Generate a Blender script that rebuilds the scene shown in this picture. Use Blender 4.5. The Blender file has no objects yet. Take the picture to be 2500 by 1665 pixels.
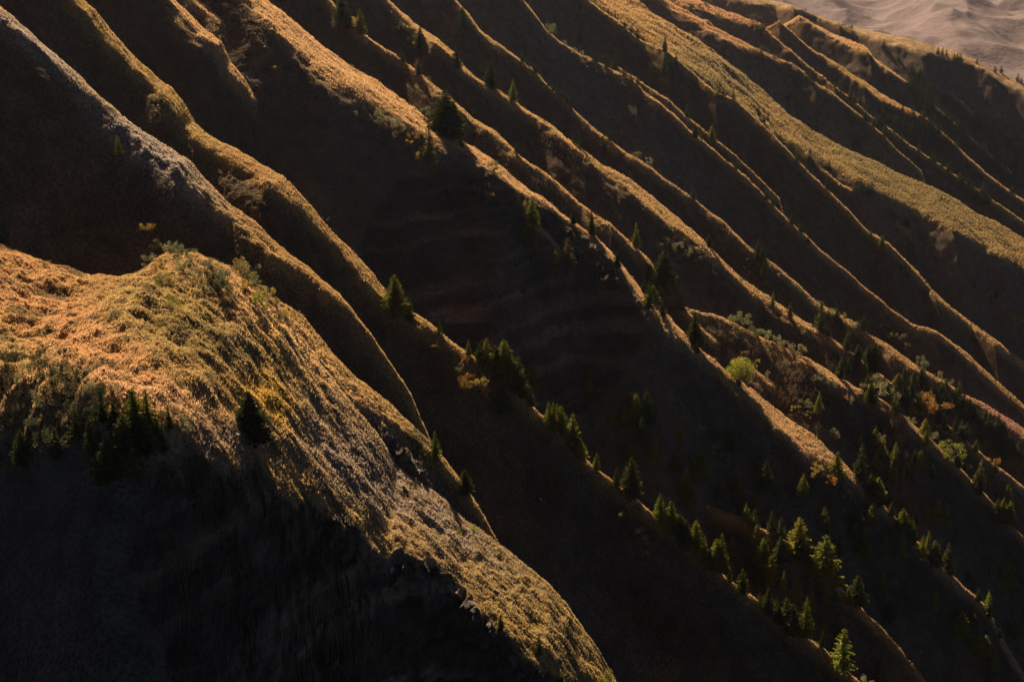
import bpy, math, random
import numpy as np
R = math.radians
sc = bpy.context.scene
col = sc.collection

# ------------------------------------------------------------------ camera
F = 3000.0 / 2500.0           # focal length / image width
PITCH = R(18.0)
CP, SP = math.cos(PITCH), math.sin(PITCH)
cam_d = bpy.data.cameras.new("camera")
cam = bpy.data.objects.new("camera", cam_d)
col.objects.link(cam)
cam.location = (0, 0, 0)
cam.rotation_euler = (R(90) - PITCH, 0, 0)
cam_d.sensor_width = 36.0
cam_d.lens = 36.0 * F
cam_d.clip_start = 1.0
cam_d.clip_end = 30000.0
sc.camera = cam

# ------------------------------------------------------------------ sky, sun, exposure
SUN_AZ = R(22.0)              # left of the view direction
SUN_EL = R(42.5)
world = bpy.data.worlds.new("World")
sc.world = world
world.use_nodes = True
wn = world.node_tree
bg = wn.nodes["Background"]
sky = wn.nodes.new("ShaderNodeTexSky")
sky.sky_type = 'NISHITA'
sky.sun_disc = False
sky.sun_elevation = SUN_EL
sky.sun_rotation = -SUN_AZ
sky.altitude = 4000
sky.air_density = 0.17
sky.dust_density = 0.0
wn.links.new(sky.outputs[0], bg.inputs[0])
bg.inputs[1].default_value = 0.05
sun_d = bpy.data.lights.new("sun", 'SUN')
sun_d.energy = 5.0
sun_d.angle = R(0.5)
sun_d.color = (1.0, 0.83, 0.61)
sun = bpy.data.objects.new("sun", sun_d)
col.objects.link(sun)
sun.location = (-200, 500, 600)
SV = np.array([-math.sin(SUN_AZ) * math.cos(SUN_EL), math.cos(SUN_AZ) * math.cos(SUN_EL), math.sin(SUN_EL)])
sun.rotation_euler = (math.atan2(math.cos(SUN_EL), SV[2]) , 0, math.pi + SUN_AZ)
sc.view_settings.view_transform = 'Standard'
sc.view_settings.look = 'None'
sc.view_settings.gamma = 1.0
sc.view_settings.exposure = 1.42

# ------------------------------------------------------------------ noise and projection helpers
rng = np.random.default_rng(7)
PERM = rng.permutation(4096).astype(np.int32)
GA = rng.uniform(0, 2 * np.pi, 4096)
GX, GY = np.cos(GA).astype(np.float32), np.sin(GA).astype(np.float32)

def gnoise(x, y, seed=0):
    xi = np.floor(x).astype(np.int32); yi = np.floor(y).astype(np.int32)
    xf = (x - xi).astype(np.float32); yf = (y - yi).astype(np.float32)
    u = xf * xf * xf * (xf * (xf * 6 - 15) + 10); v = yf * yf * yf * (yf * (yf * 6 - 15) + 10)
    def g(ix, iy, fx, fy):
        h = PERM[(PERM[(ix + seed * 57) & 4095] + iy * 13 + seed * 91) & 4095]
        return GX[h] * fx + GY[h] * fy
    a = g(xi, yi, xf, yf); b = g(xi + 1, yi, xf - 1, yf)
    c = g(xi, yi + 1, xf, yf - 1); d = g(xi + 1, yi + 1, xf - 1, yf - 1)
    return ((a + (b - a) * u) * (1 - v) + (c + (d - c) * u) * v) * 1.4

def fbm(x, y, o=4, seed=0, gain=0.5):
    s = 0; a = 1.0
    for i in range(o):
        s = s + a * gnoise(x * 2 ** i + 13.7 * i, y * 2 ** i - 7.1 * i, seed + i)
        a *= gain
    return s

def ridged(x, y, o=3, seed=0):
    s = 0; a = 1.0
    for i in range(o):
        s = s + a * (1 - 2.2 * np.abs(gnoise(x * 2 ** i + 3.3 * i, y * 2 ** i + 9.1 * i, seed + i)))
        a *= 0.5
    return s

def sstep(a, b, x):
    t = np.clip((x - a) / (b - a), 0, 1)
    return t * t * (3 - 2 * t)

def direction(px, py):
    X = (px - 1250.0) / 3000.0; Y = (832.5 - py) / 3000.0
    return X, CP + SP * Y, -SP + CP * Y

def project(x, y, z):
    f = y * CP - z * SP; u = y * SP + z * CP
    f = np.maximum(f, 1.0)
    return 1250 + 3000 * x / f, 832.5 - 3000 * u / f

# ------------------------------------------------------------------ spurs of the mountain flank
# each spur: distance at the left and right end, cap slope, flank slope, back slope, and crest points
# (column, row of the crest line, depth of its gentle sunny shoulder)
SPURS = {
 'B': dict(D=(345, 335), mc=.20, mn=1.85, mf=.75, p=[(-300,470,160),(-100,545,190),(0,595,185),(100,638,170),(200,668,215),(280,676,265),(335,664,300),(405,614,395),(474,614,425),(560,648,445),(640,704,435),(716,800,340),(760,862,290),(800,915,300),(857,985,265),(915,1055,245),(972,1142,200),(1010,1165,150),(1075,1214,150),(1137,1272,155),(1183,1302,180),(1259,1363,205),(1336,1417,200),(1385,1478,170),(1428,1540,130),(1466,1593,90),(1489,1639,70),(1560,1740,60),(1700,1950,40)]),
 'A': dict(D=(366, 358), mc=.20, mn=.9, mf=.7, p=[(560,650,0),(612,682,20),(689,745,60),(735,772,70),(796,844,60),(857,913,45),(934,974,35),(1000,1035,50),(1045,1074,35),(1080,1115,12),(1130,1180,14),(1160,1230,10),(1200,1300,0),(1260,1400,0)]),
 'R1': dict(D=(425, 405), mc=.22, mn=.95, mf=.7, p=[(-200,-160,10),(0,19,32),(69,78,14),(92,100,14),(153,149,30),(222,214,10),(245,233,9),(314,295,26),(383,344,62),(459,390,92),(500,440,60),(517,455,35),(566,505,10),(610,535,70),(650,572,72),(708,619,45),(760,660,40),(804,699,16),(850,745,3),(900,810,0),(1000,960,0)]),
 'R2': dict(D=(490, 440), mc=.22, mn=.95, mf=.7, p=[(100,-110,10),(187,-10,20),(233,30,40),(268,75,26),(329,140,22),(383,188,45),(417,214,62),(448,253,84),(467,295,40),(500,322,2),(517,337,8),(574,364,38),(635,398,55),(689,432,60),(730,470,50),(765,509,22),(815,574,14),(857,611,38),(903,661,42),(953,726,25),(1014,768,14),(1045,787,12),(1068,806,14),(1125,852,9),(1171,883,7),(1250,945,3),(1351,1035,3),(1412,1103,3),(1451,1141,6),(1565,1228,3),(1623,1275,2),(1750,1390,2),(1880,1490,2),(1990,1570,5),(2025,1597,7),(2071,1639,9),(2101,1662,9),(2300,1850,8)]),
 'R2b': dict(D=(540, 515), mc=.2, mn=.95, mf=.7, p=[(1560,1190,0),(1640,1212,0),(1720,1235,0),(1800,1262,0),(1868,1292,0),(1947,1340,1),(2006,1392,2),(2094,1477,2),(2167,1545,2),(2300,1710,2),(2500,1930,2)]),
 'R3': dict(D=(570, 560), mc=.22, mn=.95, mf=.7, p=[(300,-140,10),(400,-30,10),(432,8,14),(470,42,60),(512,80,62),(540,100,60),(560,150,30),(595,192,18),(620,235,10),(650,272,4),(700,350,0),(800,520,0)]),
 'R3b': dict(D=(610, 600), mc=.22, mn=.95, mf=.7, p=[(380,-110,10),(460,-14,18),(500,12,24),(550,42,30),(580,75,24),(628,108,28),(668,140,34),(682,170,10),(720,240,0),(820,430,0)]),
 'R4': dict(D=(650, 600), mc=.22, mn=.95, mf=.7, p=[(520,-140,20),(600,-45,40),(660,8,60),(700,38,100),(727,61,130),(765,92,145),(796,119,140),(865,168,120),(900,184,110),(953,222,96),(984,245,80),(1022,272,70),(1060,308,40),(1087,325,20),(1114,336,16),(1167,367,26),(1221,406,28),(1259,440,22),(1297,463,15),(1336,490,10),(1374,524,8),(1412,551,8),(1473,596,8),(1519,645,22),(1565,707,34),(1604,745,34),(1642,783,28),(1677,818,26),(1715,860,13),(1745,879,10),(1768,902,12),(1803,925,14),(1826,944,18),(1868,978,28),(1925,1020,48),(1983,1062,64),(2021,1097,62),(2059,1130,34),(2082,1153,10),(2212,1290,3),(2281,1370,3),(2411,1480,3),(2442,1550,4),(2500,1640,9),(2650,1850,8)]),
 'R4c': dict(D=(615, 610), mc=.22, mn=1.15, mf=.7, p=[(1225,440,0),(1259,458,6),(1274,490,12),(1324,557,10),(1362,599,10),(1405,684,5),(1443,737,5),(1480,790,1),(1520,870,0),(1600,1050,0)]),
 'R5': dict(D=(760, 690), mc=.2, mn=.95, mf=.7, p=[(680,-150,5),(760,-50,5),(800,-5,5),(865,65,5),(892,88,7),(942,119,6),(984,149,5),(1030,184,10),(1083,228,13),(1106,245,11),(1156,291,12),(1202,318,12),(1248,360,11),(1274,383,10),(1313,409,9),(1355,440,9),(1412,494,9),(1451,524,9),(1489,543,9),(1531,585,9),(1588,638,7),(1623,700,7),(1677,758,9),(1715,802,9),(1765,841,9),(1814,879,9),(1849,906,9),(1883,932,10),(1925,963,10),(1975,1001,8),(2040,1060,4),(2120,1140,0),(2300,1360,0)]),
 'R5b': dict(D=(735, 700), mc=.2, mn=.95, mf=.7, p=[(1640,745,0),(1700,758,0),(1740,768,3),(1791,786,9),(1868,828,10),(1929,857,10),(1975,875,20),(2036,915,26),(2100,950,6),(2151,975,14),(2197,1009,16),(2251,1055,14),(2296,1093,14),(2350,1150,5),(2420,1220,3),(2500,1310,3),(2700,1500,3)]),
 'R6': dict(D=(860, 800), mc=.2, mn=.95, mf=.7, p=[(780,-170,5),(900,-48,5),(949,0,7),(1010,57,17),(1068,96,24),(1110,133,22),(1133,165,6),(1183,206,8),(1221,226,8),(1248,245,8),(1274,260,9),(1309,283,13),(1343,302,10),(1382,337,17),(1424,367,13),(1470,402,13),(1508,421,34),(1546,444,48),(1584,474,46),(1615,501,42),(1661,536,30),(1696,568,22),(1734,605,16),(1784,655,16),(1830,697,20),(1876,722,18),(1925,760,22),(1983,795,17),(2029,825,12),(2063,852,10),(2105,882,5),(2170,930,4),(2250,990,4),(2330,1050,3),(2400,1110,3),(2500,1190,3),(2700,1360,3)]),
 'R7': dict(D=(980, 930), mc=.2, mn=.9, mf=.65, p=[(960,-160,5),(1060,-50,5),(1118,8,9),(1144,34,7),(1171,73,6),(1213,107,9),(1259,138,7),(1286,157,5),(1328,199,5),(1355,230,4),(1412,279,5),(1458,321,10),(1500,352,6),(1546,383,9),(1584,406,9),(1623,436,7),(1688,482,7),(1722,508,7),(1772,548,7),(1814,588,8),(1845,617,8),(1876,634,7),(1914,665,8),(1964,710,10),(1994,737,12),(2040,764,14),(2090,791,12),(2117,814,14),(2155,833,16),(2212,875,22),(2251,902,17),(2304,929,10),(2346,959,9),(2396,982,10),(2442,1009,20),(2500,1047,42),(2700,1180,40)]),
 'R8': dict(D=(1110, 1060), mc=.2, mn=.9, mf=.6, p=[(1120,-170,5),(1240,-45,4),(1301,31,3),(1336,77,5),(1374,107,7),(1412,130,7),(1451,149,8),(1508,176,5),(1550,199,6),(1573,226,6),(1604,245,6),(1646,283,6),(1684,318,5),(1715,344,4),(1753,375,4),(1784,402,4),(1818,429,4),(1853,463,5),(1887,501,5),(1925,536,5),(1964,573,5),(2002,611,3),(2059,655,2),(2117,707,2),(2174,753,3),(2228,791,4),(2281,806,7),(2327,837,12),(2365,867,17),(2423,921,17),(2480,971,14),(2600,1080,12),(2750,1200,10)]),
 'R8b': dict(D=(1140, 1130), mc=.2, mn=.9, mf=.6, p=[(1500,160,0),(1569,203,3),(1631,245,6),(1669,279,6),(1710,312,4),(1790,375,0),(1900,480,0)]),
 'R9': dict(D=(1270, 1190), mc=.2, mn=1.0, mf=.45, p=[(1300,-130,4),(1380,-50,4),(1435,0,4),(1508,54,4),(1565,100,4),(1630,126,4),(1661,153,4),(1700,185,4),(1745,226,4),(1799,245,4),(1837,283,4),(1891,333,5),(1937,383,4),(1994,440,5),(2063,505,5),(2117,563,6),(2166,592,4),(2197,622,5),(2243,668,10),(2281,714,13),(2327,756,13),(2365,783,12),(2423,825,13),(2500,883,15),(2700,1030,15)]),
 'R10': dict(D=(1340, 1270), mc=.2, mn=.8, mf=.4, p=[(1900,340,0),(1990,400,2),(2052,450,5),(2100,475,5),(2155,517,5),(2205,555,5),(2251,588,5),(2289,626,4),(2327,665,5),(2365,691,5),(2396,718,6),(2442,760,5),(2500,815,6),(2700,970,6)]),
 'R11': dict(D=(1470, 1370), mc=.16, mn=1.0, mf=.6, p=[(1250,-190,60),(1435,-72,62),(1540,-5,75),(1620,48,85),(1715,105,95),(1800,168,80),(1868,228,90),(1930,282,90),(1983,318,66),(2059,360,58),(2136,394,60),(2197,425,72),(2273,455,68),(2346,494,78),(2388,524,74),(2442,547,72),(2500,582,66),(2700,700,60)]),
 'R11b': dict(D=(1540, 1500), mc=.2, mn=.8, mf=.5, p=[(1550,-60,10),(1650,15,20),(1750,70,22),(1845,118,12),(1900,146,8),(1933,155,6),(1983,195,7),(2021,222,7),(2067,255,6),(2120,300,0),(2250,420,0)]),
 'R12': dict(D=(1640, 1560), mc=.2, mn=.95, mf=.5, p=[(1480,-120,30),(1600,-42,40),(1700,0,40),(1780,32,26),(1860,62,6),(1898,96,5),(1929,122,5),(1956,145,5),(1986,172,4),(2040,215,2),(2100,262,2),(2212,347,2),(2350,440,2),(2500,540,2),(2700,680,2)]),
 'R13': dict(D=(1730, 1650), mc=.2, mn=.8, mf=.5, p=[(1900,50,0),(1960,103,3),(2010,138,5),(2052,165,8),(2097,191,22),(2143,226,24),(2197,256,12),(2231,272,10),(2266,293,7),(2316,337,4),(2365,386,4),(2423,436,5),(2500,492,5),(2700,640,5)]),
 'R14b': dict(D=(1850, 1800), mc=.2, mn=.75, mf=.5, p=[(1950,40,0),(2020,78,14),(2060,95,32),(2110,112,24),(2132,142,14),(2160,160,9),(2185,180,5),(2243,222,4),(2300,275,0),(2420,380,0)]),
 'R15': dict(D=(1900, 1850), mc=.2, mn=.75, mf=.5, p=[(2240,180,0),(2300,215,4),(2350,250,3),(2420,325,4),(2469,384,7),(2500,404,8),(2560,450,6),(2700,560,6)]),
 'R14': dict(D=(2060, 1960), mc=.17, mn=.75, mf=.9, p=[(1400,-140,40),(1600,-75,40),(1700,-48,50),(1800,-22,56),(1883,0,34),(1929,11,18),(1960,23,8),(2002,42,4),(2040,52,6),(2078,64,16),(2136,77,38),(2212,92,50),(2281,111,34),(2335,126,18),(2388,149,12),(2427,168,18),(2500,203,30),(2700,300,30)]),
}

class Spur:
    def __init__(s, name, d):
        s.name = name
        P = np.array(d['p'], float)
        px, py, t = P[:, 0], P[:, 1], P[:, 2]
        f = (px - px.min()) / (px.max() - px.min())
        D = d['D'][0] + (d['D'][1] - d['D'][0]) * f
        D = D + 0.010 * D * np.sin(px / 90.0 + len(name) * 2 + D)     # the crests wander a little
        dx, dy, dz = direction(px, py)
        k = D / dy
        X, Y, Z = dx * k, D, dz * k
        _, dy2, dz2 = direction(px, py + t)
        tan = -dz2 / dy2
        mc = float(np.interp(D.mean(), [300, 600, 1000, 1300, 2000], [0, .02, .08, .13, .13])) + (.06 if name == 'R11' else 0)
        # the sunny shoulder's width in metres
        xs = np.linspace(X[0], X[-1], 60); zs = np.interp(xs, X, Z); g = -np.gradient(zs, xs)
        g = np.convolve(np.pad(g, 6, 'edge'), np.ones(13) / 13, 'valid')
        s.GX, s.GS = xs, np.clip(g, .1, 1.0)
        # the lower rim of the sunny shoulder: where the line of sight through it meets the shoulder's plane
        xb, wb = [], []
        for a, b_, D_, x_ in zip(px, t, D, X):
            if b_ <= 0: xb.append(x_); wb.append(0.0); continue
            ddx, ddy, ddz = direction(a, py[len(xb)] + b_)
            ys = np.linspace(D_ + 2, D_ * .45, 800); xx = ddx / ddy * ys
            gsv = np.maximum(np.interp(xx, s.GX, s.GS) * ddx / ddy, 0) * .9
            surf = np.interp(xx, X, Z) - (mc + gsv) * np.maximum(D_ - ys, 0)
            k = np.nonzero(surf > ys * ddz / ddy)[0]
            k = k[-1] if len(k) else 0
            # last sample (nearest the viewer) at which the surface is still above the ray, coming from behind
            above = surf > ys * ddz / ddy
            k0 = np.argmax(~above) if above[0] else 0
            k1 = k0 + (np.argmax(above[k0:]) if above[k0:].any() else 0)
            kk = k0 if above[0] else k1
            xb.append(xx[kk]); wb.append(float(np.clip(D_ - ys[kk], 0, 130)) * float(np.clip(.32 + b_ / 45.0, .32, 1.0)))
        xb = np.array(xb); wb = np.array(wb); od = np.argsort(xb)
        fx = np.linspace(X[0], X[-1], 400); w = np.interp(fx, xb[od], wb[od])
        kn = max(1, int((16.0 if name in ('B', 'R11') else 8.0) * D.mean() / 500 / (fx[1] - fx[0]))); w = np.convolve(np.pad(w, kn, 'edge'), np.ones(2 * kn + 1) / (2 * kn + 1), 'valid')
        if name == 'B':
            for q in range(len(w) - 2, -1, -1): w[q] = max(w[q], w[q + 1] - .55 * (fx[1] - fx[0]))
        else:
            st = (.75 if name in ('R4', 'R3') else .42) * (fx[1] - fx[0])
            for q in range(1, len(w)): w[q] = min(w[q], w[q - 1] + st)
            for q in range(len(w) - 2, -1, -1): w[q] = min(w[q], w[q + 1] + st)
        s.WX, s.WW = fx, w
        # extend beyond the traced ends
        sl0 = (Z[0] - Z[1]) / (X[1] - X[0]); sl1 = (Z[-2] - Z[-1]) / (X[-1] - X[-2])
        ends0 = px.min() < 700 and py[0] > 0 and name == 'B' or py[0] < 0
        X0 = X[0] - 1500; Z0 = Z[0] + (1500 * 0.5 if ends0 else -900)
        X1 = X[-1] + 1500; Z1 = Z[-1] - (1500 * 0.75 if px.max() > 2400 or name in ('B', 'R2') else 4000)
        s.X = np.concatenate([[X0], X, [X1]]); s.Y = np.concatenate([[Y[0]], Y, [Y[-1]]])
        s.Z = np.concatenate([[Z0], Z, [Z1]])
        s.mc, s.mn, s.mf = mc, d['mn'], d['mf']

spurs = [Spur(n, d) for n, d in SPURS.items()]

def softplus(x, r):
    return 0.5 * (x + np.sqrt(x * x + r * r))

def terrain(x, y):
    """height plus the shoulder mask (1 = on a sunny shoulder) and the metres below the shoulder's edge"""
    warpx = x + 0.0 * y
    h = np.full(x.shape, -2000.0); below = np.full(x.shape, 50.0); dcrest = np.full(x.shape, 50.0)
    n1 = fbm(x / 26.0, y / 26.0, 3, 11)
    n2 = gnoise(x / 7.0, y / 7.0, 31)
    n3 = ridged(x / 9.0, y / 9.0, 2, 33)
    for s in spurs:
        yk = np.interp(x, s.X, s.Y); zk = np.interp(x, s.X, s.Z); w = np.interp(x, s.WX, s.WW)
        d = yk - y
        near_ = np.maximum(d, 0)
        r = np.clip(0.10 * w, 0.3, 6.0)
        rim = 1 - sstep(0, 11, near_ - w)
        wn = w + n1 * np.minimum(.5 * w, 3.6) * (rim if s.name != 'B' else rim * .4) + 0.42 * n2 * np.minimum(w, 6) * rim 
        near = np.maximum(d, 0)
        u = np.clip(x / y, -.45, .45)
        gs = np.interp(x, s.GX, s.GS) * u
        gs = np.maximum(gs, 0)
        mc = s.mc + gs * .9
        mn = s.mn + gs * .8 - (0.04 if s.name != 'R4c' else 0) + .16 * sstep(850, 1200, yk)
        if s.name in ('R4', 'R2', 'R5b', 'R5', 'R6'):
            mn = mn - .14 * sstep(30, 110, x)
        if s.name == 'B':
            mn = mn + 0.1 + .6 * (1 - sstep(-125, -85, x))
        if s.name == 'B':
            wn = wn + sstep(-100, -60, x) * (2.6 * n2 + 2.6 * n3) * rim
        hk = zk - mc * near - (mn - mc) * softplus(near - wn, r) + (mn - mc) * softplus(-wn, r)
        hk = hk + n1 * np.minimum(.06 * near, 1.4)
        hk = hk + (.45 * gnoise(x / 4.5, x * 0 + s.mn * 7, 35) + .9 * gnoise(x / 16, x * 0 + s.mf * 9, 36)) * np.exp(-(d / 11) ** 2)
        far = np.maximum(-d, 0)
        mf = s.mf
        if s.name == 'B':
            mf = 0.75
        hk = hk - mf * softplus(far - 1.0, 1.5)
        K = 1.0 + 0.002 * yk
        diff = hk - h
        win = diff > 0
        below = np.where(win, d - wn, below)
        dcrest = np.where(win, d, dcrest)
        h = np.maximum(h, hk) + np.maximum(K - np.abs(diff), 0) ** 2 / (4 * K)
    return h, below, dcrest

def full_terrain(x, y):
    h, below, dcrest = terrain(x, y)
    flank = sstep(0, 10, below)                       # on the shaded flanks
    away = sstep(1.0, 14, np.abs(dcrest))
    # erosion rills that run down the flanks, obliquely to the spurs
    a = (x + y * 0.85) / 1.0
    b = (y * 0.75 - x * 0.2)
    rill = ridged((x * 0.75 + y * 0.95) / 34.0, (x - y) / 190.0, 3, 3)
    rill2 = ridged((x * 0.75 + y * 0.95) / 11.0, (x - y) / 60.0, 2, 23)
    h = h + flank * away * (rill * 1.1 + rill2 * 0.5)
    h = h + away * fbm(x / 60.0, y / 60.0, 3, 41) * 1.4
    h = h + (0.25 + 0.75 * away) * fbm(x / 14.0, y / 14.0, 3, 51) * 0.5
    return h, below, dcrest, flank

# ------------------------------------------------------------------ material helpers
def new_mat(name):
    m = bpy.data.materials.new(name); m.use_nodes = True
    nt = m.node_tree; nt.nodes.clear()
    out = nt.nodes.new("ShaderNodeOutputMaterial")
    return m, nt, out

class NB:
    def __init__(s, nt): s.nt = nt
    def n(s, t, **k):
        nd = s.nt.nodes.new(t)
        for a, b in k.items(): setattr(nd, a, b)
        return nd
    def l(s, a, b): s.nt.links.new(a, b)
    def noise(s, vec, scale, detail=3, rough=.55):
        nd = s.n("ShaderNodeTexNoise"); nd.inputs["Scale"].default_value = scale
        nd.inputs["Detail"].default_value = detail; nd.inputs["Roughness"].default_value = rough
        s.l(vec, nd.inputs["Vector"]); return nd.outputs["Fac"]
    def math(s, op, a, b=None, c=None, clamp=False):
        nd = s.n("ShaderNodeMath", operation=op); nd.use_clamp = clamp
        for i, v in enumerate((a, b, c)):
            if v is None: continue
            if isinstance(v, (int, float)): nd.inputs[i].default_value = v
            else: s.l(v, nd.inputs[i])
        return nd.outputs[0]
    def map(s, v, a, b, c=0.0, d=1.0):
        nd = s.n("ShaderNodeMapRange"); s.l(v, nd.inputs[0])
        for i, q in enumerate((a, b, c, d)): nd.inputs[i + 1].default_value = q
        return nd.outputs[0]
    def mix(s, f, a, b, mode='MIX'):
        nd = s.n("ShaderNodeMix", data_type='RGBA', blend_type=mode)
        for sock, v in ((nd.inputs[0], f), (nd.inputs[6], a), (nd.inputs[7], b)):
            if isinstance(v, (int, float)): sock.default_value = v
            elif isinstance(v, tuple): sock.default_value = (*v, 1)
            else: s.l(v, sock)
        return nd.outputs[2]

def terrain_material():
    m, nt, out = new_mat("mountain_grass_and_rock"); b = NB(nt)
    geo = b.n("ShaderNodeNewGeometry"); pos = geo.outputs["Position"]
    att = b.n("ShaderNodeAttribute", attribute_name="tint")
    rock = att.outputs["Alpha"]
    # streched coordinates for strata
    mp = b.n("ShaderNodeMapping"); mp.inputs["Scale"].default_value = (.12, .12, 1.0); mp.inputs["Rotation"].default_value = (0.12, 0.18, 0)
    b.l(pos, mp.inputs["Vector"])
    n_f = b.noise(pos, 1.1, 3, .6); n_m = b.noise(pos, .16, 4, .6); n_ff = b.noise(pos, 3.5, 2)
    n_s = b.noise(mp.outputs[0], .8, 5, .7)
    g = b.mix(b.map(n_m, .3, .7), (.55, .55, .60), (1.25, 1.2, 1.1))
    grass = b.mix(1.0, att.outputs["Color"], g, 'MULTIPLY')
    grass = b.mix(1.0, grass, b.mix(b.map(n_f, .35, .68), (.35, .35, .38), (1.45, 1.4, 1.3)), 'MULTIPLY')
    rk = b.mix(b.map(n_s, .35, .65), (.04, .028, .02), (.19, .135, .095))
    rk = b.mix(b.map(n_ff, .5, .8), rk, (.26, .21, .17))
    rk = b.mix(1.0, rk, b.mix(1.0, att.outputs["Color"], (7.0, 7.0, 7.0), 'MULTIPLY'), 'MULTIPLY')
    rmask = b.map(b.math('ADD', rock, b.math('MULTIPLY', b.math('SUBTRACT', n_f, .5), 1.3)), .42, .58)
    base = b.mix(rmask, grass, rk)
    bs = b.n("ShaderNodeBsdfPrincipled")
    b.l(base, bs.inputs["Base Color"])
    b.l(b.map(rmask, 0, 1, .95, .55), bs.inputs["Roughness"])
    b.l(b.map(rmask, 0, 1, .0, .3), bs.inputs["Specular IOR Level"])
    b.l(b.map(rmask, 0, 1, .0, .0), bs.inputs["Sheen Weight"])
    bs.inputs["Sheen Roughness"].default_value = .45
    b.l(b.mix(.35, att.outputs["Color"], (1, .8, .6)), bs.inputs["Sheen Tint"])
    hgt = b.math('ADD', b.math('MULTIPLY', n_f, .9), b.math('MULTIPLY', n_ff, .25))
    hgt = b.math('ADD', hgt, b.math('MULTIPLY', b.math('MULTIPLY', n_s, rmask), 2.5))
    bp = b.n("ShaderNodeBump"); bp.inputs["Strength"].default_value = 1.0; bp.inputs["Distance"].default_value = 1.0
    b.l(hgt, bp.inputs["Height"]); b.l(bp.outputs[0], bs.inputs["Normal"])
    b.l(bs.outputs[0], out.inputs[0])
    return m
MAT_TERRAIN = terrain_material()

# ------------------------------------------------------------------ ground mesh: a fan of rows that stays dense near the viewer
U0, U1, NU = -0.62, 0.68, 1450
US = np.concatenate([np.linspace(U0, -.47, 110)[:-1], np.linspace(-.47, .48, 1180), np.linspace(.48, U1, 140)[1:]]); NU = len(US)
def rows(y0, y1, ratio):
    n = int(math.log(y1 / y0) / ratio); return y0 * np.exp(np.linspace(0, math.log(y1 / y0), n))
YS = np.concatenate([rows(90, 200, .02)[:-1], rows(200, 275, .004)[:-1], rows(275, 700, .00095)[:-1], rows(700, 2250, .0013)])

def blob(px, py, cx, cy, rx, ry, ang=0):
    c, s = math.cos(R(ang)), math.sin(R(ang))
    dx, dy = px - cx, py - cy
    a = (dx * c + dy * s) / rx; b = (-dx * s + dy * c) / ry
    return np.exp(-(a * a + b * b))

def make_grid_mesh(name, X, Y, Z, tint, mat):
    ny, nx = X.shape
    me = bpy.data.meshes.new(name)
    co = np.stack([X, Y, Z], -1).reshape(-1, 3).astype(np.float32)
    me.vertices.add(co.shape[0]); me.vertices.foreach_set("co", co.ravel())
    idx = np.arange(ny * nx, dtype=np.int32).reshape(ny, nx)
    q = np.stack([idx[:-1, :-1], idx[:-1, 1:], idx[1:, 1:], idx[1:, :-1]], -1).reshape(-1, 4)
    me.loops.add(q.size); me.loops.foreach_set("vertex_index", q.ravel())
    me.polygons.add(len(q)); me.polygons.foreach_set("loop_start", np.arange(0, q.size, 4, dtype=np.int32))
    me.update()
    me.polygons.foreach_set("use_smooth", np.ones(len(q), bool))
    a = me.color_attributes.new("tint", 'FLOAT_COLOR', 'POINT')
    a.data.foreach_set("color", tint.reshape(-1).astype(np.float32))
    me.materials.append(mat)
    o = bpy.data.objects.new(name, me); col.objects.link(o)
    return o

GXm = US[None, :] * YS[:, None]; GYm = np.repeat(YS[:, None], NU, 1)
H, BELOW, DCR, FLANK = full_terrain(GXm, GYm)
# surface slope, for where rock comes out
gy = np.gradient(H, axis=0) / np.gradient(GYm, axis=0)
PX, PY = project(GXm, GYm, H)
rockn = fbm(GXm / 18, GYm / 18, 3, 61)
rock = 0.12 * FLANK + 0.10 * rockn * FLANK
# cliffs: the front face, the bedded face right of centre, the grey spur, the scree slope
face1 = sstep(330, 620, PX + 200 * rockn) * (1 - sstep(1330, 1450, PX)) * sstep(-4, 3, BELOW) * (GYm < 345)
face2 = blob(PX, PY, 1230, 700, 330, 330) * sstep(0, 4, BELOW) * (GYm > 500) * (GYm < 640)
capr = blob(PX, PY, 1010, 1190, 330, 75, 42) + .9 * blob(PX, PY, 520, 1075, 90, 45) + .8 * blob(PX, PY, 850, 1150, 160, 60, 35)
capr = capr * (GYm < 350)
spur1 = (blob(PX, PY, 90, 110, 150, 26, 42) + blob(PX, PY, 380, 370, 170, 45, 40)) * (GYm > 380) * (GYm < 440)
gull = sstep(0.0, 1.0, (np.abs(DCR) - 38) / 20) * FLANK
scree = blob(PX, PY, 1480, 260, 380, 55, 43) * (GYm > 960)
rock = rock + face1 * .72 + face2 * .5 + capr * .42 + spur1 * .5 + .15 * gull
rock = np.clip(rock + .12 * rockn * (face1 + face2), 0, 1)
# bedding ledges in the rock
bed = H + 0.06 * GXm + .35 * np.maximum(GXm + 40, 0) * (GYm < 345) + 1.6 * fbm(GXm / 40, GYm / 40, 2, 71)
for L, A in ((11.0, 2.2), (4.3, .9), (1.9, .4)):
    ph = bed / L + .5 * gnoise(GXm / 24, GYm / 24, 73)
    H = H + A * np.clip(.45 + 1.3 * fbm(GXm / 13, GYm / 13, 2, 75 + int(L)), 0, 1.3) * np.clip(face1 + .8 * face2, 0, 1) * (np.abs((ph % 1.0) - .5) * 4 - 1)
crag = ridged(GXm / 9.0, GYm / 7.0, 3, 77)
H = H + (crag * 1.9 + .9 * ridged(GXm / 3.4, GYm / 2.8, 2, 78)) * np.clip(face1 + .9 * face2, 0, 1)
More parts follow.
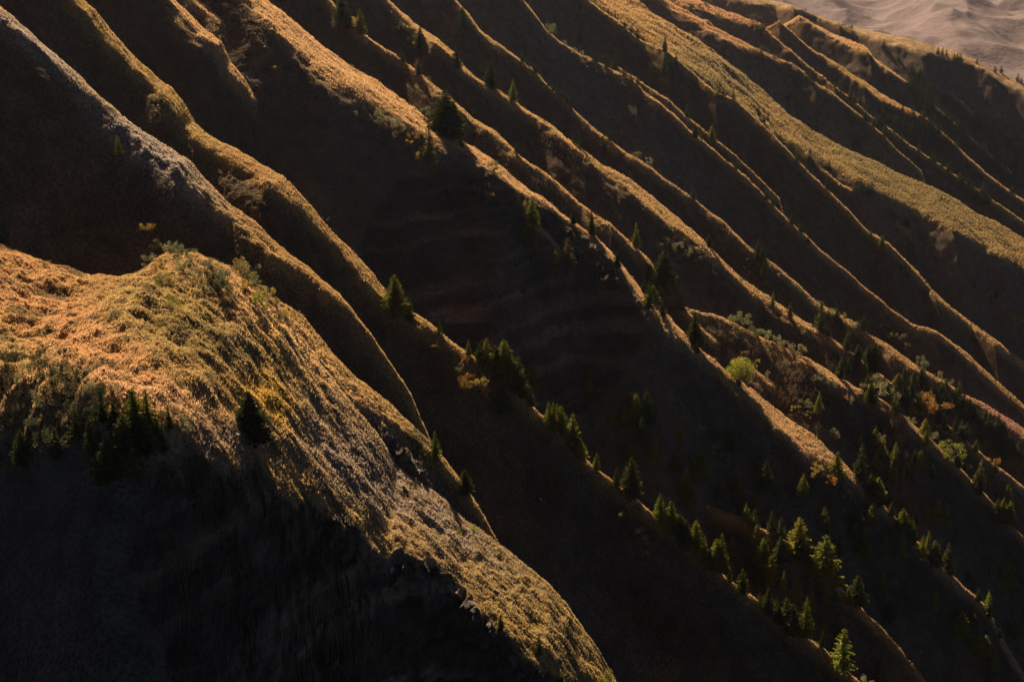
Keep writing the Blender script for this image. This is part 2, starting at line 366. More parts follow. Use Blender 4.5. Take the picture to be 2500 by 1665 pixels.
# tussocks
near_w = 1 - sstep(500, 1000, GYm)
tus = fbm(GXm / 2.6, GYm / 2.2, 3, 81, .6)
lumps = fbm(GXm / 7.0, GYm / 6.0, 2, 85)
H = H + tus * (.17 + .20 * near_w) + lumps * .38 * (1 - .5 * FLANK)
H = H + (1 - FLANK) * sstep(2, 9, DCR) * (GYm < 460) * (1.4 * fbm(GXm / 6.0, GYm / 7.0, 3, 89) + .8 * np.minimum(gnoise(GXm / 10.0, GYm / 12.0, 90), .1))
H = H + capr * np.abs(gnoise(GXm / 1.3, GYm / 1.3, 87)) * .4
hum = blob(PX, PY, 1800, 130, 400, 120, 25) * (GYm > 1330)
H = H + hum * (fbm(GXm / 30, GYm / 24, 3, 91) * 3.5)

def c3(*c): return np.array(c, float)
T = np.zeros(H.shape + (4,))
base = c3(.20, .12, .05); green = c3(.16, .13, .04); orange = c3(.34, .205, .10); straw = c3(.42, .28, .13); yellow = c3(.42, .27, .03)
v = fbm(GXm / 45, GYm / 45, 3, 95)
def lay(c, w):
    w = np.clip(w, 0, 1)[..., None]; T[..., :3] = T[..., :3] * (1 - w) + c * w
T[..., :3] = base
lay(green, .5 + .9 * v); lay(straw, (1 - FLANK) * .45)  # straw grass on the shoulders, with some sunlight put into the colour
lay(c3(.052, .033, .019), FLANK * .88)  # dark heath and rock, with some of the flanks' shade put into the colour
isB = (GYm < 372)
lay(orange, 1.1 * isB * (blob(PX, PY, 120, 760, 260, 90, 40) + blob(PX, PY, 330, 930, 160, 60, 38)))
lay(c3(.40, .26, .15), isB * .9 * blob(PX, PY, 400, 965, 150, 28, 15))
lay(green * 1.15, isB * .7 * blob(PX, PY, 480, 830, 170, 90, 30))
lay(yellow, isB * (1.0 * blob(PX, PY, 655, 965, 60, 70, 60) + .8 * blob(PX, PY, 700, 1030, 50, 30, 40) + .6 * blob(PX, PY, 680, 850, 60, 25, 35)))
lay(straw * 1.15, isB * 1.0 * blob(PX, PY, 740, 860, 190, 35, 45))
lay(c3(.25, .18, .06), isB * .9 * blob(PX, PY, 1280, 1480, 260, 130, 45))
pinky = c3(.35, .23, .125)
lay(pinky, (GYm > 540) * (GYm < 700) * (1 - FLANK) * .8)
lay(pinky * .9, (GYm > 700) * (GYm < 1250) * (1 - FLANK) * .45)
lay(c3(.19, .145, .062), 1.2 * (GYm > 1250) * (GYm < 1500) * (blob(PX, PY, 2200, 430, 380, 80, 30) + blob(PX, PY, 1750, 180, 120, 50, 25)))
lay(c3(.30, .17, .10), (GYm > 1200) * .8 * blob(PX, PY, 1750, 40, 200, 70, 20))
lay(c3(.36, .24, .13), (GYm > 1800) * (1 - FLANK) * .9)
lay(c3(.10, .09, .085), scree * .95)
lay(c3(.24, .13, .11), (GYm > 900) * blob(PX, PY, 2450, 1030, 90, 22, 38))
dark = c3(.030, .024, .014)  # dark vegetation, lowered further to paint deeper shade on the flanks
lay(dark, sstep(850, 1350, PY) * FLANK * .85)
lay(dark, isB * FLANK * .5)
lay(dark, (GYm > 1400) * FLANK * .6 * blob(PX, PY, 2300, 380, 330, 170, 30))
heath = sstep(.15, .5, fbm(GXm / 11, GYm / 8, 3, 141)) * (GYm < 372) * (1 - FLANK)
lay(c3(.085, .065, .03), heath * .75 * (1 - capr))
band = .5 + 1.1 * sstep(-.1, .5, gnoise(bed / 5.0 + .5 * gnoise(GXm / 25, GYm / 25, 151), GXm / 90, 152))
cw = np.clip(rock * 1.6, 0, 1)[..., None]
T[..., :3] = T[..., :3] * (1 - cw) + cw * c3(.16, .125, .10) * np.where(face1 + face2 > .3, band, 1.25)[..., None]
greyc = np.clip(.6 * capr * np.clip(.5 + 1.2 * fbm(GXm / 8, GYm / 8, 3, 171), 0, 1.4) + spur1, 0, 1)[..., None]
T[..., :3] = T[..., :3] * (1 - greyc * .8) + greyc * .8 * c3(.30, .26, .24)
T[..., 3] = rock
# ledges and blocks that stand out of the rock faces
fw = np.clip(face1 + .7 * face2, 0, 1)
def tri(v): return np.abs((v % 1.0) - .5) * 4 - 1
led = tri(bed / 6.3 + .6 * gnoise(GXm / 17, H / 17, 181)) * np.clip(.5 + 1.4 * gnoise(GXm / 11, H / 6, 182), 0, 1.4)
Yq = GYm - fw * (1.5 * led + 1.3 * ridged(GXm / 8, H / 5, 3, 183) + .8 * np.round(2.2 * gnoise(GXm / 4.0, H / 2.2, 184)))
Xq = GXm + fw * (.9 * gnoise(GXm / 6, H / 4, 185))
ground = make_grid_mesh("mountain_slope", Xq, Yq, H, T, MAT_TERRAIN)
ground["kind"] = "structure"; ground["label"] = "steep mountain flank of grassy parallel spurs with rock faces"

# ------------------------------------------------------------------ far hills across the valley
def far_material():
    m, nt, out = new_mat("distant_pasture"); b = NB(nt)
    geo = b.n("ShaderNodeNewGeometry"); pos = geo.outputs["Position"]
    att = b.n("ShaderNodeAttribute", attribute_name="tint")
    n1 = b.noise(pos, .012, 6, .65); n2 = b.noise(pos, .06, 4, .7)
    c = b.mix(1.0, att.outputs["Color"], b.mix(b.map(n2, .3, .7), (.8, .8, .82), (1.15, 1.12, 1.1)), 'MULTIPLY')
    c = b.mix(b.map(n1, .52, .8), c, (.13, .105, .08))
    bs = b.n("ShaderNodeBsdfPrincipled"); b.l(c, bs.inputs["Base Color"]); bs.inputs["Roughness"].default_value = .95
    bs.inputs["Specular IOR Level"].default_value = .05
    bp = b.n("ShaderNodeBump"); bp.inputs["Distance"].default_value = 4; bp.inputs["Strength"].default_value = .8
    b.l(n2, bp.inputs["Height"]); b.l(bp.outputs[0], bs.inputs["Normal"])
    b.l(bs.outputs[0], out.inputs[0]); return m
yf = rows(2250, 7500, .0018)
uf = np.linspace(-.75, .8, 900)
FX = uf[None, :] * yf[:, None]; FY = np.repeat(yf[:, None], len(uf), 1)
FH = -345 + .125 * (FY - 2600) - .35 * np.maximum(2600 - FY, 0) + .04 * (FX - 1000)
FH = FH + 62 * ridged((FX * .8 + FY * .35) / 520, (FY - .5 * FX) / 900, 3, 111) * sstep(2500, 3200, FY)
FH = FH + 9 * fbm(FX / 160, FY / 160, 3, 121)
FT = np.zeros(FH.shape + (4,)); FT[..., :3] = c3(.15, .108, .10); FT[..., 3] = 0
far = make_grid_mesh("far_hills", FX, FY, FH, FT, far_material())
far["kind"] = "structure"; far["label"] = "hazy pale brown mountainside across the valley"


# ------------------------------------------------------------------ grass tufts on the sunny shoulders (uncountable: one object)
def leaf_material(name, trans, rough=.6, use_attr=False, var=.5, scale=.6):
    m, nt, out = new_mat(name); b = NB(nt)
    if use_attr:
        c = b.n("ShaderNodeAttribute", attribute_name="tint").outputs["Color"]
    else:
        oi = b.n("ShaderNodeObjectInfo")
        geo = b.n("ShaderNodeNewGeometry")
        n = b.noise(geo.outputs["Position"], scale, 2)
        c = b.mix(1.0, oi.outputs["Color"], b.mix(b.map(n, .35, .65), (1 - var,) * 3, (1 + var, 1 + var * .9, 1 + var * .6)), 'MULTIPLY')
    d = b.n("ShaderNodeBsdfDiffuse"); t = b.n("ShaderNodeBsdfTranslucent"); mx = b.n("ShaderNodeMixShader")
    b.l(c, d.inputs[0]); b.l(c, t.inputs[0]); mx.inputs[0].default_value = trans
    b.l(d.outputs[0], mx.inputs[1]); b.l(t.outputs[0], mx.inputs[2]); b.l(mx.outputs[0], out.inputs[0])
    return m

dYr = np.gradient(YS)[:, None] * np.ones((1, NU)); dXr = np.gradient(US)[None, :] * YS[:, None]
size = 0.36 * np.maximum(1.0, GYm / 420.0) ** 0.9
cap = ((DCR > -2.5) & (BELOW < 1.5) & (np.abs(US[None, :]) < .46)).astype(float) * (T[..., 3] < .6)
cap = cap + .12 * ((BELOW >= 1.5) & (BELOW < 14) & (DCR > 0) & (GYm < 1200))
patch = np.clip(.62 + .9 * fbm(GXm / 3.2, GYm / 2.6, 2, 131), 0.05, 1.3)
lam = cap * patch * dXr * dYr / size ** 2 * 2.2
lam[(GYm > 1900)] = 0
cnt = rng.poisson(lam)
ii, jj = np.nonzero(cnt)
rp = np.repeat(np.arange(len(ii)), cnt[ii, jj]); ii, jj = ii[rp], jj[rp]
n = len(ii)
ju = rng.uniform(-.5, .5, n); jv = rng.uniform(-.5, .5, n)
fi = np.clip(ii + jv, 0, len(YS) - 1.001); fj = np.clip(jj + ju, 0, NU - 1.001)
def bil(A, fi, fj):
    i0 = fi.astype(int); j0 = fj.astype(int); a = fi - i0; b = fj - j0
    return (A[i0, j0] * (1 - a) * (1 - b) + A[i0 + 1, j0] * a * (1 - b) + A[i0, j0 + 1] * (1 - a) * b + A[i0 + 1, j0 + 1] * a * b)
bx, by, bz = bil(GXm, fi, fj), bil(GYm, fi, fj), bil(H, fi, fj)
ss = size[ii, jj] * rng.uniform(.6, 1.35, n)
V = []
for k in range(2):
    th = rng.uniform(0, 2 * np.pi, n); wdt = ss * .27
    ln = rng.normal(0, .25, (n, 2)) * ss[:, None]
    ox, oy = rng.normal(0, .25, n) * ss, rng.normal(0, .25, n) * ss
    a = np.stack([bx + ox - np.cos(th) * wdt, by + oy - np.sin(th) * wdt, bz - .12 * ss], -1)
    c = np.stack([bx + ox + np.cos(th) * wdt, by + oy + np.sin(th) * wdt, bz - .12 * ss], -1)
    t = np.stack([bx + ox + ln[:, 0] + .15 * ss, by + oy + ln[:, 1] - .1 * ss, bz + ss * rng.uniform(.7, 1.5, n)], -1)
    V.append(np.stack([a, c, t], 1))
V = np.concatenate(V).reshape(-1, 3).astype(np.float32)
gm = bpy.data.meshes.new("grass_tufts")
gm.vertices.add(len(V)); gm.vertices.foreach_set("co", V.ravel())
nf = len(V) // 3
gm.loops.add(len(V)); gm.loops.foreach_set("vertex_index", np.arange(len(V), dtype=np.int32))
gm.polygons.add(nf); gm.polygons.foreach_set("loop_start", np.arange(0, len(V), 3, dtype=np.int32)); gm.update()
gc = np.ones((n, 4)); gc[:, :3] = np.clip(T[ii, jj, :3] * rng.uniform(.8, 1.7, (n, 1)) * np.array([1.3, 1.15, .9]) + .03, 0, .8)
gc = np.repeat(np.concatenate([gc, gc]), 3, axis=0)
gm.color_attributes.new("tint", 'FLOAT_COLOR', 'POINT').data.foreach_set("color", gc.ravel().astype(np.float32))
gm.materials.append(leaf_material("dry_grass", .5, use_attr=True))
go = bpy.data.objects.new("grass", gm); col.objects.link(go)
go["kind"] = "stuff"; go["label"] = "dry straw coloured grass tufts along the sunlit crests"
print("grass blades", nf)

# ------------------------------------------------------------------ finding the ground below a traced foot point
def hit(px, py):
    dx, dy, dz = direction(px, py)
    u = dx / dy; j = int(np.clip(np.searchsorted(US, u), 1, NU - 1))
    if abs(US[j - 1] - u) < abs(US[j] - u): j -= 1
    colh = H[:, j]; over = np.nonzero(colh > YS * (dz / dy))[0]
    if len(over) == 0: return None
    i = over[0]
    return np.array([u * YS[i], YS[i], colh[i]])
def foot(px, py, reach=7):
    # a foot that only just misses a nearer crest stands on that crest
    best = hit(px, py)
    if best is None: return None
    for q in np.arange(2, max(7, reach) + .1, 2.0):
        h = hit(px, py + q)
        if h is not None and h[1] < best[1] * .95: return h
    return best
def ground_z(x, y):
    j = np.clip(np.searchsorted(US, x / y), 1, NU - 1); i = np.clip(np.searchsorted(YS, y), 1, len(YS) - 1)
    return H[i, j]

# ------------------------------------------------------------------ plants: prototypes
M_NEEDLE = leaf_material("spruce_needles", .5, var=.45, scale=.9)
M_LEAF = leaf_material("shrub_leaves", .45, var=.4, scale=1.2)
def bark_material():
    m, nt, out = new_mat("bark"); b = NB(nt)
    geo = b.n("ShaderNodeNewGeometry"); c = b.mix(b.noise(geo.outputs["Position"], 5, 3), (.05, .035, .025), (.13, .10, .08))
    bs = b.n("ShaderNodeBsdfPrincipled"); b.l(c, bs.inputs["Base Color"]); bs.inputs["Roughness"].default_value = .9
    b.l(bs.outputs[0], out.inputs[0]); return m
M_BARK = bark_material()

def mesh_of(name, v, f, mat):
    me = bpy.data.meshes.new(name); me.from_pydata([tuple(map(float, q)) for q in v], [], f); me.materials.append(mat); me.update(); return me

def tube(v, f, pts, rad, sides=5):
    base = len(v)
    for p, r in zip(pts, rad):
        for k in range(sides):
            a = 2 * math.pi * k / sides; v.append((p[0] + r * math.cos(a), p[1] + r * math.sin(a), p[2]))
    for i in range(len(pts) - 1):
        for k in range(sides):
            a = base + i * sides + k; b = base + i * sides + (k + 1) % sides
            f.append((a, b, b + sides, a + sides))

def conifer(seed, width, sparse=1.0, low=.04, full=.8, whorls=30):
    r = random.Random(seed); v, f = [], []; tv, tf = [], []
    lean = r.uniform(-.015, .015)
    tube(tv, tf, [(0, 0, -.06), (0, 0, 0), (lean * .5, 0, .5), (lean, 0, .985)], [.020, .017, .010, .0015], 6)
    for k in range(whorls):
        z = low + (0.975 - low) * (k / (whorls - 1)) ** .95
        L0 = width * ((1 - z) ** full) * (.75 + .25 * min(1, z / .12)) + .012
        nb = max(4, int((9 - 4 * z) * sparse)); ph = r.uniform(0, 6.28)
        for i in range(nb):
            if r.random() < .10: continue
            a = ph + 6.283 * i / nb + r.uniform(-.25, .25); L = L0 * r.uniform(.62, 1.18)
            ca, sa = math.cos(a), math.sin(a); zz = z + r.uniform(-.012, .012)
            droop = r.uniform(.18, .42) * (1 - .8 * z)
            prev = None
            for j in range(4):
                t0, t1 = j / 4, (j + 1) / 4
                x0, x1 = L * t0, L * t1 * 1.08
                z0 = zz - droop * L * t0 + .12 * L * t0 * t0; z1 = zz - droop * L * t1 + .12 * L * t1 * t1
                wd = L * (.30 - .18 * t1) + .006
                hang = (.035 + .05 * (1 - z)) * r.uniform(.5, 1.3) * (1 - .4 * t1)
                for sgn in (-1, 1):
                    b0 = len(v)
                    v.append((lean * z + ca * x0, sa * x0, z0 + .004))
                    v.append((lean * z + ca * x1, sa * x1, z1 + .004))
                    mx = (x0 + x1) / 2 + L * .10
                    v.append((lean * z + ca * mx - sa * wd * sgn, sa * mx + ca * wd * sgn, (z0 + z1) / 2 - hang * .7 * r.uniform(.4, 1.2)))
                    f.append((b0, b0 + 1, b0 + 2))
                b0 = len(v)
                v.append((lean * z + ca * x0, sa * x0, z0)); v.append((lean * z + ca * x1, sa * x1, z1))
                v.append((lean * z + ca * (x0 + x1) / 2 + r.uniform(-.004, .004), sa * (x0 + x1) / 2, (z0 + z1) / 2 - hang))
                f.append((b0, b0 + 1, b0 + 2))
    b0 = len(v)
    v += [(lean - .006, 0, .95), (lean + .006, 0, .95), (lean, 0, 1.0), (lean, -.006, .95), (lean, .006, .95)]
    f += [(b0, b0 + 1, b0 + 2), (b0 + 3, b0 + 4, b0 + 2)]
    return mesh_of("crown", v, f, M_NEEDLE), mesh_of("trunk", tv, tf, M_BARK)

def leafy(seed, wide, nleaf, lobes, leaf=.035, trunk=.0):
    """height 1; lobes of loose leaves on a few stems"""
    r = random.Random(seed); v, f = [], []; tv, tf = [], []
    L = []
    for i in range(lobes):
        a = r.uniform(0, 6.28); q = r.uniform(.1, 1) ** .6 * wide * .62
        rz = r.uniform(.16, .30); c = (math.cos(a) * q, math.sin(a) * q, trunk + rz * .6 + r.uniform(0, 1 - trunk - rz * 1.6))
        k = 1 - .55 * max(0, (c[2] - .45)) / .5
        c = (c[0] * k, c[1] * k, c[2]); L.append((c, r.uniform(.13, .24) * (.6 + wide * .5), rz * r.uniform(.6, .9)))
        mid = (c[0] * .35, c[1] * .35, c[2] * .45)
        tube(tv, tf, [(0, 0, -.1), mid, c], [.022, .013, .004], 4)
    for i in range(nleaf):
        c, ra, rz = L[r.randrange(len(L))]
        while True:
            d = (r.uniform(-1, 1), r.uniform(-1, 1), r.uniform(-1, 1)); q = sum(t * t for t in d)
            if .15 < q < 1: break
        p = [c[0] + d[0] * ra, c[1] + d[1] * ra, c[2] + d[2] * rz]
        if p[2] < -.02: p[2] = abs(p[2])
        e1 = [r.gauss(0, 1) for _ in range(3)]; e2 = [r.gauss(0, 1) for _ in range(3)]
        n1 = math.sqrt(sum(t * t for t in e1)); n2 = math.sqrt(sum(t * t for t in e2)); s = leaf * r.uniform(.6, 1.3)
        b0 = len(v)
        v.append([p[k] - e1[k] / n1 * s for k in range(3)]); v.append([p[k] + e2[k] / n2 * s * .6 for k in range(3)])
        v.append([p[k] + e1[k] / n1 * s for k in range(3)]); v.append([p[k] - e2[k] / n2 * s * .6 for k in range(3)])
        f.append((b0, b0 + 1, b0 + 2, b0 + 3))
    return mesh_of("foliage", v, f, M_LEAF), mesh_of("stem", tv, tf, M_BARK)

CON = [conifer(1, .20), conifer(2, .17, .9, .05, .85), conifer(3, .23, 1.1, .03, .75), conifer(4, .15, .8, .08, .9),
       conifer(5, .19, .7, .10, .8, 24), conifer(6, .26, 1.2, .02, .70)]
FULLC = conifer(9, .33, 1.5, .0, .72, 36)
BUSH = [leafy(11, .9, 900, 9), leafy(12, .8, 700, 7), leafy(13, 1.1, 1000, 11), leafy(14, .7, 600, 6, .045)]
ROUND = leafy(21, .62, 4200, 26, .022, .10)

# ------------------------------------------------------------------ plants: every single one, read off the photo
CROPS = {1: (0, 0), 2: (800, 0), 3: (1600, 0), 4: (0, 500), 5: (800, 500), 6: (1600, 500), 7: (0, 1065), 8: (800, 1065), 9: (1600, 1065)}
K = 2.6133
# (x, foot, height[, kind])  g dark green, l green lightened as if sunlit, p pale brownish, r round full spruce
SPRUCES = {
 1: [(760,1000,140,'l')],
 2: [(750,870,290,'g'),(800,862,215,'l'),(650,1060,270,'p'),(90,135,190),(130,180,150),(210,215,155,'l'),(590,310,135),(475,375,85),(580,485,100),(822,435,145),(860,195,150),
     (785,30,60),(1037,535,155),(1180,645,135,'l'),(1240,388,78),(1275,420,55),(1325,480,75),(1405,572,50),(1435,592,60),(1465,620,72),(1495,640,90),(1525,655,80),(1550,690,60),
     (1368,755,45),(1570,908,68),(1612,945,85),(1797,898,82),(1760,960,90,'p'),(1610,280,65),(1705,398,88),(1780,432,85),(1825,455,95),(1890,485,65),(1935,522,62),(1975,548,62),
     (1575,45,60),(1605,60,70),(1895,188,48),(1935,208,52),(1975,243,72),(2150,333,105),(2145,480,112),(2220,442,102),(2250,540,92,'p'),(2205,505,60),(2290,722,78),(2345,883,90),
     (1205,985,75),(1300,1450,190,'l'),(1565,1432,120),(1682,1500,150),(2330,1262,82),(2035,45,52),(850,940,60)],
 3: [(430,650,75),(400,640,60),(495,642,72),(655,745,60),(690,782,48),(715,778,45),(880,418,38),(960,475,42),(990,492,52),(1080,652,42),(1145,562,42),(1185,602,62),(1240,652,85),
     (1265,662,82),(1300,672,75),(1365,717,46),(1380,398,52),(1455,312,58),(1490,347,40),(1550,387,42),(1640,482,52),(1680,522,60),(1440,752,60),(1470,772,64),(1500,802,60),
     (1530,792,62),(1575,722,52),(1610,782,72),(1640,762,92),(1635,862,82),(1600,872,60),(1660,922,62),(1705,772,70),(1740,852,72),(1765,862,62),(1810,852,52),(1720,602,52),
     (1760,642,52),(1780,545,62),(1800,352,48),(1830,357,52),(1855,362,42),(1905,388,48),(1925,387,50),(1945,387,48),(2050,407,36),(2165,462,42),(2205,467,46),(2310,522,52),
     (2335,532,40),(855,642,60,'l'),(835,642,50),(1275,932,52),(1300,947,60),(1425,1032,32),(1982,1082,62),(2042,1132,62),(1830,942,60),(1870,1002,52),(1960,642,52),(2010,662,52),
     (2110,672,62),(2135,902,52),(2060,912,62),(2030,932,52),(357,912,112,'l'),(290,897,42),(437,1007,78,'l'),(512,1082,62),(562,1102,48),(902,1042,72),(982,1032,88),(1002,1077,62),
     (1062,1152,66),(1092,1177,82,'l'),(1104,1102,72),(1307,1232,72),(1372,1262,92,'l'),(1352,1232,70),(1502,1372,62),(1532,1392,52),(1602,1452,62),(1692,1532,52),(707,1282,72,'l'),
     (747,1312,62),(777,1332,32),(867,1412,72,'l'),(927,1452,62),(340,1547,82),(125,1252,52),(75,1192,42),(242,1332,52),(248,882,92,'l')],
 4: [(1600,1480,305,'r'),(660,1410,260),(740,1430,190),(870,1430,275,'l'),(945,1390,225,'l'),(1090,1500,165),(1005,1490,160)],
 5: [(430,700,260,'l'),(515,735,160),(712,832,88,'l'),(897,962,105,'l'),(1015,1065,225,'l'),(985,1010,150),(1075,1090,205),(1128,1055,205,'l'),(1158,1105,185,'l'),(1217,1145,195),(1297,1165,170,'l'),
     (1110,1310,185),(1440,1450,200,'l'),(1487,1440,170,'l'),(1562,1505,190,'l'),(1270,245,135),(1330,285,95,'l'),(1452,395,95,'l'),(1532,410,205,'p'),(1965,275,165,'l'),(2140,445,160),
     (2185,455,115),(2050,490,115),(2047,665,180),(2177,595,135,'l'),(2247,685,185,'p'),(2060,600,80)],
 6: [(245,895,210),(340,242,82),(437,318,56,'l'),(650,362,142),(685,385,135),(690,472,122,'l'),(747,652,102,'l'),(857,722,102,'p'),(867,122,72),(925,157,72),(1370,217,72),(1440,292,98,'l'),
     (1130,112,50),(1512,82,72),(1532,102,52),(1602,142,62),(1692,222,62),(1717,247,42),(1612,462,92),(1540,392,40),(1562,412,42),(970,252,52),(1047,742,142),(1100,742,82),(1097,822,82),
     (1152,762,102),(1182,802,82),(1222,892,112),(1242,882,82),(1322,802,102),(1290,782,62),(1382,1032,162),(1422,992,102),(1352,1002,122),(1177,1082,132),(1227,1072,112),(1282,1072,122),
     (1037,1332,152,'l'),(1572,1272,122),(1582,1132,112),(1642,1162,102),(1692,1152,112),(1722,1182,92),(1772,1232,112),(1822,1242,112),(1852,1202,102),(1902,1292,132),(1932,1232,122),
     (1962,1302,122),(1992,1352,122),(2022,1382,122),(2102,1392,102),(2122,1442,132),(2172,1462,122),(2212,1502,132),(2082,1482,102),(2292,392,62),(2172,602,82),(2142,642,62,'p'),
     (2032,542,52),(482,1568,175)],
 8: [(690,155,205,'l'),(877,355,155),(1102,1245,125),(1347,1395,155),(1292,1485,85,'l'),(1132,1485,85,'l'),(1197,1568,62,'l'),(1492,1600,120,'l'),(1712,205,105,'l'),(1842,335,155),
     (1932,375,265),(1882,135,65),(2187,575,175,'l'),(2252,165,135,'l'),(2342,655,145,'l')],
 9: [(502,375,200,'p'),(632,205,85),(702,335,195),(92,565,172,'l'),(262,645,155,'l'),(307,775,155,'l'),(412,805,215,'l'),(487,765,145,'l'),(582,885,155),(677,995,155),(767,1115,110),(827,1205,150,'l'),
     (947,1235,245,'l'),(907,645,162,'l'),(1062,835,232,'l'),(1277,1060,195),(1332,985,82),(1482,1175,152),(1547,1135,62),(1302,195,182),(1152,265,182,'l'),(1442,335,152),(1392,385,122),
     (1332,325,92,'l'),(1482,425,92,'l'),(1502,505,102),(1572,485,92),(1537,605,82),(1602,625,122),(1667,565,62),(1772,825,175),(1852,805,145),(1882,865,102,'l'),(2242,405,112,'l'),
     (2172,395,42),(2062,285,155,'p'),(2112,305,102,'p'),(2162,240,100),(1992,925,82,'l'),(2032,955,72,'l'),(2062,1015,72),(2117,1065,102),(2127,1155,82),(2192,1285,72),(2112,1275,52),
     (1062,1325,112),(1182,1500,310,'l'),(1447,1590,190,'l'),(155,155,120,'l')],
}
# (x, foot, height, colour)  s silver green, g green, y yellow, o orange, d dark green
SHRUBS = {
 1: [(1400,265,40,'y'),(1750,455,40,'y')],
 2: [(620,735,65,'s'),(340,765,75,'s'),(400,835,115,'s'),(440,875,95,'s'),(300,745,55,'s'),(180,745,45,'s'),(545,905,65,'o'),(520,955,65,'y'),(560,1025,75,'y'),(640,1095,75,'y'),(1060,1095,80,'g'),
     (1100,1135,60,'g'),(520,282,32,'s'),(550,302,32,'s'),(895,392,36,'g'),(980,467,32,'s'),(650,517,34,'s'),(1440,1145,42,'s'),(1350,515,42,'g'),(1240,972,34,'g'),(1507,272,26,'g'),
     (1570,342,40,'g'),(1620,352,32,'s'),(2080,455,52,'y'),(2070,618,36,'s'),(2040,1052,60,'s'),(1960,1012,52,'s'),(1015,1205,42,'y'),(1047,1265,32,'y'),(1270,1345,85,'y'),(1415,208,76,'g'),
     (1400,165,30,'y'),(175,150,60,'y'),(1840,330,20,'y')],
 3: [(650,255,110,'d'),(695,372,90,'d'),(620,362,62,'d'),(665,392,60,'d'),(740,392,60,'d'),(780,392,56,'d'),(850,412,32,'d'),(280,85,65,'d'),(220,82,62,'d'),(400,135,62,'d'),(330,50,50,'d'),(870,95,42,'d'),
     (940,95,40,'d'),(1200,172,42,'d'),(1240,192,42,'d'),(790,192,36,'d'),(1012,207,36,'d'),(640,125,52,'d'),(380,602,42,'g'),(815,622,50,'g'),(655,192,30,'d'),(1850,800,26,'y')],
 4: [(1090,320,110,'s'),(1300,455,135,'s'),(1555,405,105,'y'),(1565,485,85,'s'),(1660,455,85,'s'),(1400,565,145,'s'),(1300,575,95,'s'),(1080,645,65,'l'),(1120,665,62,'l'),(1620,645,105,'l'),
     (1690,665,62,'l'),(1045,505,95,'y'),(1010,425,62,'o'),(930,180,85,'y'),(970,170,70,'o'),(940,552,42,'s'),(300,402,52,'y'),(1750,765,62,'s'),(1850,725,72,'y'),(1890,725,72,'y'),(130,1335,105,'s'),
     (470,1255,85,'s'),(580,1225,95,'s'),(720,1225,85,'s'),(250,1025,95,'d'),(330,1060,95,'d'),(400,985,85,'d'),(270,1385,62,'y'),(1160,1415,62,'s'),(350,1085,62,'s'),(1420,645,62,'y'),(1340,420,60,'s')],
 5: [(910,1180,115,'o'),(950,1185,105,'y'),(990,1055,52,'o'),(1000,1205,82,'o'),(1040,1245,82,'o'),(412,700,32,'o'),(450,802,32,'o'),(615,795,62,'y'),(885,1000,42,'o'),(1392,1340,32,'o'),(1400,1405,52,'l'),
     (1100,1412,32,'d'),(1800,792,42,'y'),(1830,812,32,'y'),(2110,295,65,'s'),(2150,255,55,'s'),(2200,295,75,'s'),(2300,335,75,'s'),(2250,285,62,'s'),(2300,222,36,'y')],
 6: [(530,745,85,'s'),(575,772,52,'s'),(650,845,88,'s'),(690,835,62,'s'),(770,885,75,'s'),(830,912,52,'s'),(900,965,85,'s'),(940,955,62,'s'),(550,442,52,'d'),(590,462,42,'d'),
     (550,502,42,'s'),(700,522,32,'s'),(720,412,42,'s'),(790,470,40,'s'),(220,1385,52,'y'),(290,1445,62,'y'),(570,965,42,'y'),(650,1022,36,'y'),(720,1115,62,'s'),(950,1295,75,'s'),
     (980,1365,62,'y'),(880,1325,52,'y'),(1065,1145,115,'s'),(1140,1170,60,'s'),(1360,1155,95,'s'),(1410,1205,105,'s'),(1340,1182,62,'s'),(1200,1245,62,'o'),(1240,1265,62,'s'),(1110,1342,42,'y'),
     (1110,1485,82,'s'),(1440,1505,62,'s'),(1540,1255,95,'s'),(1770,1320,135,'o'),(1840,1335,120,'o'),(1720,1265,82,'o'),(1640,1345,62,'y'),(1760,1505,82,'s'),(1620,1405,62,'s'),(1960,1495,95,'s'),
     (1270,785,62,'s'),(1140,722,62,'s'),(1200,742,62,'s'),(1050,662,52,'s'),(1430,792,42,'s'),(1510,865,62,'y'),(1560,872,62,'s'),(1610,932,62,'s'),(1680,1035,92,'s'),(1720,1065,82,'s'),
     (1800,1112,62,'s'),(1860,1152,62,'s'),(2130,622,82,'s'),(2270,765,82,'s'),(2300,805,72,'s'),(2330,765,62,'s'),(2300,895,52,'s'),(1990,502,32,'s'),(1990,802,32,'s'),(920,582,52,'s'),
     (380,1600,90,'y'),(2100,640,40,'s')],
 8: [(1842,395,62,'s'),(1870,535,72,'y'),(1942,515,62,'y'),(1980,685,132,'s'),(2025,765,42,'l'),(1080,565,62,'o'),(490,135,62,'s'),(450,135,52,'s'),(930,625,72,'l'),(820,645,62,'l'),
     (1055,1285,42,'l'),(960,1195,32,'y'),(1070,1375,32,'l'),(1740,1600,150,'l')],
 9: [(385,95,105,'s'),(400,185,92,'s'),(440,245,82,'s'),(1000,255,72,'y'),(1110,315,72,'o'),(1040,215,62,'y'),(1220,405,62,'s'),(1200,505,52,'y'),(1275,555,42,'y'),(1365,495,62,'s'),(1213,595,32,'s'),
     (1870,155,132,'l'),(1880,185,62,'l'),(2000,235,62,'s'),(2160,195,82,'o'),(300,825,62,'y'),(872,518,26,'o'),(845,560,26,'o'),(1165,975,42,'y'),(1520,955,52,'s'),(1690,1385,42,'s'),(915,1355,52,'o'),
     (865,1305,42,'s'),(1030,1545,52,'o'),(730,1132,42,'o'),(60,592,62,'s'),(1355,1600,90,'s')],
}
